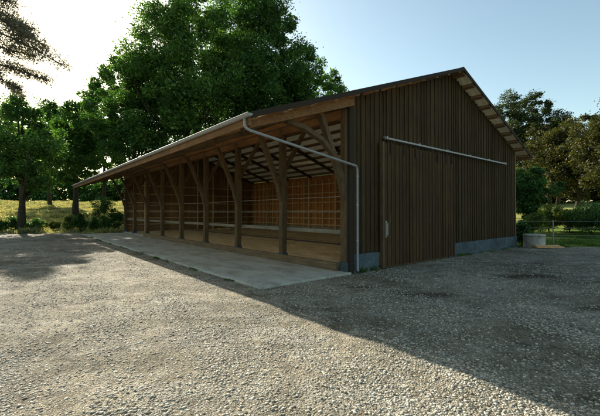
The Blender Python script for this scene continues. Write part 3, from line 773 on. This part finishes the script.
grass('field_grass', 'tall pale grass along the yard edge and across the left field', [(-40, -8, 28, 36), (-50, -8, 36, 58), (-85, -8, 58, 96)], 420000, 0.42, M['grass_blade'], 3, offyard)
grass('lawn_grass', 'short green grass around the wire fence on the right', [(10, 26, 17.0, 26), (12, 34, 26, 38)], 110000, 0.20, M['grass_dark'], 4, offyard)
def wallside(x, y):
    t, s = to_local(x, y); return (t > W_+0.1)
grass('wall_weeds', 'weeds creeping along the right hand foot of the barn wall', [(10, 13, 17.3, 18.6)], 2500, 0.3, M['grass_dark'], 8, wallside)

def apronside(x, y):
    t, s = to_local(x, y); e = np.abs(t+3.08+0.06*np.sin(5*s))
    return (e < 0.07) & (s > 1) & (s < 24) & (np.sin(2.3*s)+np.sin(5.7*s+1) > 0.5)
_h = hill
def hill(x, y): return np.zeros_like(x)+0.15
grass('apron_weeds', 'sparse weeds in the joint between concrete apron and gravel', [(-17, 1.5, 7.5, 27)], 160000, 0.10, M['grass_dark'], 9, apronside)
def wallfoot(x, y):
    t, s = to_local(x, y); return (s < -0.06) & (s > -0.2) & (((t > 5.9) & (t < 12)) | ((t > 0.3) & (t < 1.2))) & (np.sin(3.1*t)+np.sin(7.3*t) > 0.3)
grass('wall_foot_weeds', 'small weeds at the foot of the blue grey plinth', [(1, 12, 9, 18)], 60000, 0.12, M['grass_dark'], 10, wallfoot)
hill = _h
# ------------------------------------------------------------------ fence on the right
fd = 18.8
fence = empty('wire_fence', (gx(553, fd), fd, -0.05)); tag(fence, 'thin wire fence with grey posts on the grass right of the barn', 'fence')
offs = [-3.0, 0.0, 3.4, 6.8, 10.2]
for o_ in offs:
    MB().tube([(o_, 0, -0.1), (o_, 0, 1.30)], 0.030, 8).build('post', M['wire'], fence)
for z in (1.26, 0.9, 0.5):
    MB().tube([(offs[0], -0.036, z)]+[(o_, -0.036, z-0.004*(k % 2)) for k, o_ in enumerate(offs[1:])], 0.008, 6).build('wire', M['wire'], fence)

# concrete ring with lid and planks beside it
rx, ry = gx(534, 17.2), 17.2
ring = empty('concrete_ring', (rx, ry, -0.02)); tag(ring, 'squat grey concrete well ring standing beside the barn corner', 'concrete ring')
def lathe(m, prof, n=28):
    b = len(m.v)
    for (r_, z_) in prof:
        for k in range(n): m.v.append((r_*math.cos(2*math.pi*k/n), r_*math.sin(2*math.pi*k/n), z_))
    for i in range(len(prof)-1):
        for k in range(n):
            k2 = (k+1) % n; m.f.append((b+i*n+k, b+i*n+k2, b+(i+1)*n+k2, b+(i+1)*n+k))
    m.f.append(tuple(b+k for k in reversed(range(n)))); e = b+(len(prof)-1)*n; m.f.append(tuple(e+k for k in range(n)))
    return m
lathe(MB(), [(0.47,-0.05),(0.47,0.06),(0.455,0.075),(0.455,0.53),(0.43,0.55),(0.37,0.552)]).build('body', M['ring'], ring, smooth=True)
lathe(MB(), [(0.45,0.555),(0.475,0.565),(0.475,0.62),(0.455,0.64),(0.08,0.655)]).build('lid', M['slab'], ring, smooth=True)
MB().tube([(-0.09,-0.1,0.65),(-0.09,-0.1,0.69),(0.09,-0.1,0.69),(0.09,-0.1,0.65)], 0.012, 6).build('lid_handle', M['wire'], ring)
px_, py_ = gx(550, 16.6), 16.6
for i, (dx, dy, rz, z, lab) in enumerate([(0,0,0.06,0.0,'lowest pale plank on the gravel beside the concrete ring'), (0.05,0.24,-0.03,0.0,'pale plank on the gravel behind the lowest one, nearer the fence'), (-0.02,0.1,0.12,0.055,'pale plank lying on top of the other two beside the concrete ring')]):
    m = MB().box(-0.72, 0.62-0.06*i, -0.10, 0.10, 0, 0.05)
    o = m.build('plank', M['plank'], bevel=0.005); o.location = (px_+dx, py_+dy, 0.03+z); o.rotation_euler = (0, 0, rz)
    tag(o, lab, 'plank', 'planks lying beside the concrete ring')

# ------------------------------------------------------------------ light and sky
w = bpy.data.worlds.new('World'); S.world = w; w.use_nodes = True
nt = w.node_tree; bg = nt.nodes['Background']
sky = nt.nodes.new('ShaderNodeTexSky'); sky.sky_type = 'NISHITA'; sky.sun_disc = False
sky.sun_elevation = ELEV; sky.sun_rotation = math.atan2(AV.x, AV.y)
sky.air_density = 1.0; sky.dust_density = 1.2; sky.ozone_density = 0.35; sky.altitude = 100
tm = nt.nodes.new('ShaderNodeMix'); tm.data_type = 'RGBA'; tm.blend_type = 'MULTIPLY'; tm.inputs[0].default_value = 1.0
nt.links.new(sky.outputs[0], tm.inputs[6]); tm.inputs[7].default_value = (1.0, 1.03, 0.88, 1)
nt.links.new(tm.outputs[2], bg.inputs[0]); bg.inputs[1].default_value = 0.086
sd = bpy.data.lights.new('sun', 'SUN'); sd.energy = 5.0; sd.angle = math.radians(0.53); sd.color = (1.0, 0.93, 0.80)
so = bpy.data.objects.new('sun', sd); COL.objects.link(so)
dirv = Vector((AV.x*math.cos(ELEV), AV.y*math.cos(ELEV), math.sin(ELEV)))
so.rotation_euler = dirv.to_track_quat('Z', 'Y').to_euler(); so.location = (-20, 30, 30)

cam = bpy.data.cameras.new('camera'); cam.sensor_width = 36; cam.lens = 36*F/600; cam.clip_end = 6000; cam.clip_start = 0.05
co = bpy.data.objects.new('camera', cam); COL.objects.link(co); co.location = (0, 0, EYE)
co.rotation_euler = (math.radians(90)+math.atan((HOR-208)/F), 0, 0)
S.camera = co
S.render.resolution_x = 1024; S.render.resolution_y = 710
S.view_settings.view_transform = 'Standard'; S.view_settings.look = 'None'; S.view_settings.gamma = 1
S.view_settings.use_curve_mapping = False; S.view_settings.exposure = 1.5
S.cycles.max_bounces = 10; S.cycles.diffuse_bounces = 6
